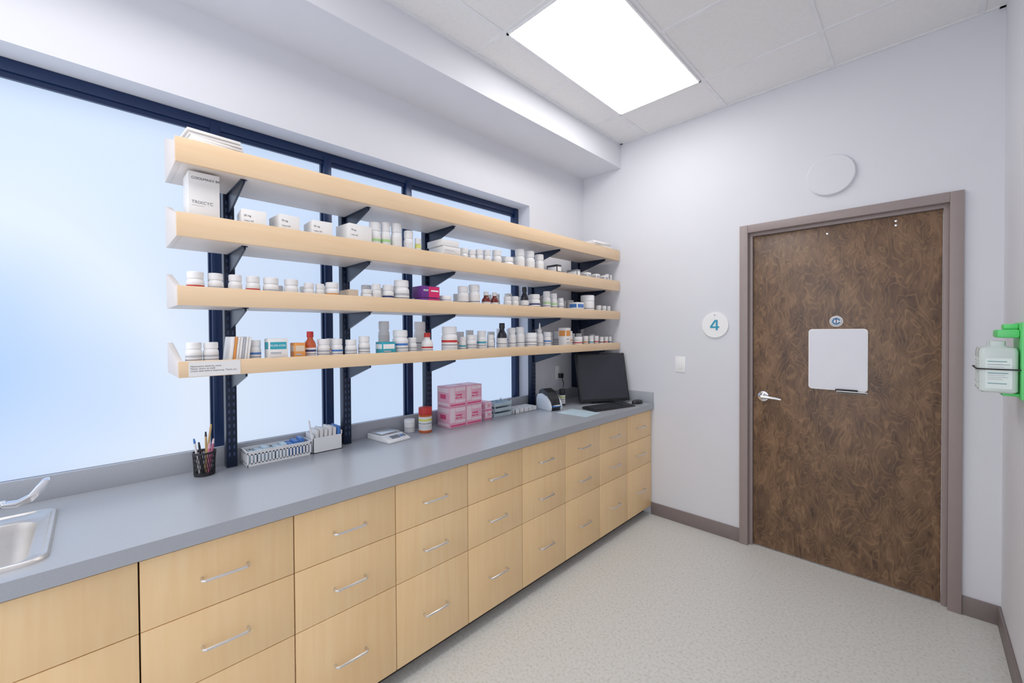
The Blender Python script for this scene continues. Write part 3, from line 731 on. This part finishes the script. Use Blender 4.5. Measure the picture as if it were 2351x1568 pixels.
# outlet + cable
c=empty('wall_outlet',(WX,2.87,1.165))
MB().box(0,0.006,-0.04,0.04,-0.06,0.06,M_white,0.002).obj('outlet_plate',c)
MB().box(0.006,0.009,-0.017,0.017,-0.045,-0.008,M_white,0.001).box(0.006,0.009,-0.017,0.017,0.008,0.045,M_white,0.001).obj('socket',c)
T(c,'white duplex wall outlet plate above backsplash','outlet')
c=empty('power_cable',(WX+0.01,2.87,1.14))
MB().box(0.0,0.035,-0.018,0.018,-0.022,0.018,M_bk,0.003).obj('plug',c)
MB().tube([(0.03,0,-0.02),(0.05,0.0,-0.07),(0.055,-0.03,-0.13),(0.06,-0.06,-0.19),(0.06,-0.1,-0.208),(0.06,-0.14,-0.208)],0.0035,M_bk,8).obj('cord',c)
T(c,'black plug with cable hanging to worktop','cable')
# monitor
ang=math.atan2(0.38,0.225)
c=empty('computer_monitor',(-1.862,2.98,Z),(0,0,ang))
tl=Matrix.Translation((0,0,0.018))@Matrix.Rotation(math.radians(-14),4,'X')
MB().box(-0.225,0.225,-0.002,0.030,0,0.405,M_bk,0.004,tl).obj('monitor_housing',c)
MB().box(-0.210,0.210,-0.0035,-0.002,0.022,0.392,M_bkg,0,tl).obj('screen',c)
MB().box(-0.03,0.03,0.055,0.085,0.008,0.19,M_bk,0.003).obj('stand_neck',c)
MB().prism([(-0.10,0.02),(0.10,0.02),(0.085,0.15),(-0.085,0.15)],'Z',0,0.01,M_bk,0.002).obj('stand_base',c)
T(c,'black flat monitor tilted back in the corner','monitor')
# keyboard
c=empty('keyboard',(-1.735,2.83,Z),(0,0,math.atan2(0.42,0.10)))
MB().prism([(-0.072,0),(0.072,0),(0.072,0.020),(-0.072,0.010)],'X',-0.215,0.215,M_bk,0.002).obj('keyboard_base',c)
m=MB()
Mk=Matrix.Translation((0,-0.072,0.0105))@Matrix.Rotation(math.atan2(0.010,0.144),4,'X')
for r in range(6):
    for k in range(21):
        if k in (15,) : continue
        x=-0.203+k*0.0194;y=0.012+r*0.0205
        m.box(x,x+0.0165,y,y+0.017,0,0.005,mat('key_plastic',(40,42,48),0.5),0,Mk)
o=m.obj('keys',c);o['kind']='stuff'
T(c,'black computer keyboard in front of monitor','keyboard')
c=empty('computer_mouse',(-1.665,3.145,Z),(0,0,math.radians(70)))
MB().lathe([(0,0),(0.9,0),(1.0,0.2),(0.95,0.6),(0.7,0.88),(0.35,0.98),(0,1)],M_bk,24,Matrix.Diagonal((0.052,0.03,0.034,1))).obj('mouse_body',c)
MB().box(-0.036,-0.022,-0.002,0.002,0.024,0.031,M_grey,0.001).obj('scroll_wheel',c)
T(c,'black computer mouse beside keyboard','mouse')
o=MB().box(-0.125,0.125,-0.10,0.10,0,0.0012,M_ltblue).obj('paper_sheet',None,(-1.79,2.50,Z),(0,0,math.radians(3)));T(o,'pale sheet of paper lying on worktop','paper')
# ------------------------------------------------------------ eyewash station
c=empty('eyewash_station',(RX,2.69,1.26))
MB().box(-0.014,0.0,-0.11,0.11,-0.02,0.29,M_green,0.004).obj('wall_bracket',c)
MB().box(-0.075,-0.014,-0.075,0.075,0.228,0.262,M_green,0.008).obj('top_clip',c)
MB().box(-0.055,-0.014,-0.04,0.04,0.262,0.285,M_green,0.006).obj('hook',c)
MB().box(-0.060,-0.014,-0.07,0.07,-0.010,0.002,M_green,0.003).obj('bottom_rest',c)
M_blab=mat('bottle_label',(234,246,242),0.5)
M_ltxt=mat('label_teal_grey',(110,160,165),0.5)
for k,y in enumerate((-0.05,0.05)):
    cx=-0.072
    MB().loft([(cx,y,0.044,0.040,0.014,0.003),(cx,y,0.053,0.046,0.016,0.010),(cx,y,0.053,0.046,0.016,0.172),(cx,y,0.049,0.042,0.016,0.186),(cx,y,0.030,0.030,0.016,0.192),(cx,y,0.022,0.022,0.014,0.196),(cx,y,0.022,0.022,0.014,0.214)],M_clear,close_start=True).obj('wash_bottle',c)
    lb=MB().box(cx-0.0536,cx-0.0532,y-0.026,y+0.026,0.02,0.145,M_blab).box(cx-0.036,cx+0.036,y-0.0469,y-0.0463,0.02,0.145,M_blab)
    for j,(zz,wd,mt) in enumerate(((0.130,0.026,M_ltxt),(0.118,0.030,M_grey),(0.108,0.022,M_lgrey),(0.082,0.028,M_ltxt),(0.074,0.024,M_lgrey),(0.066,0.028,M_lgrey),(0.058,0.020,M_lgrey),(0.040,0.026,M_ltxt))):
        hh=0.0035 if mt is M_ltxt else 0.0018
        lb.box(cx-0.030,cx-0.030+2*wd,y-0.0474,y-0.0469,zz,zz+hh,mt)
        lb.box(cx-0.0541,cx-0.0536,y-0.022,y-0.022+1.5*wd,zz,zz+hh,mt)
    lb.obj('bottle_label',c)
m=MB().tube([(-0.014,-0.104,0.10),(-0.07,-0.104,0.10),(-0.118,-0.100,0.10),(-0.132,-0.085,0.10),(-0.132,0.085,0.10),(-0.118,0.100,0.10),(-0.07,0.104,0.10),(-0.014,0.104,0.10)],0.003,M_bk,8);m.obj('strap',c)
T(c,'green wall-mounted eyewash station with clear bottles','eyewash station')
# ------------------------------------------------------------ light + camera
w=bpy.data.worlds.new('World');w.use_nodes=True;S.world=w
bg=w.node_tree.nodes['Background'];bg.inputs[0].default_value=(0.88,0.91,1.0,1);bg.inputs[1].default_value=1.7
cam=bpy.data.cameras.new('Camera');cam.sensor_width=36;cam.lens=951/2351*36;cam.clip_start=0.02
cam.shift_y=-11/2351.0
co=bpy.data.objects.new('Camera',cam);COL.objects.link(co)
Rm=Matrix.Rotation(math.radians(44.7),4,'Z')@Matrix.Rotation(PI/2+math.radians(-0.7),4,'X')@Matrix.Rotation(math.radians(-0.33),4,'Z')
co.matrix_world=Matrix.Translation((0,0,1.525))@Rm
S.camera=co
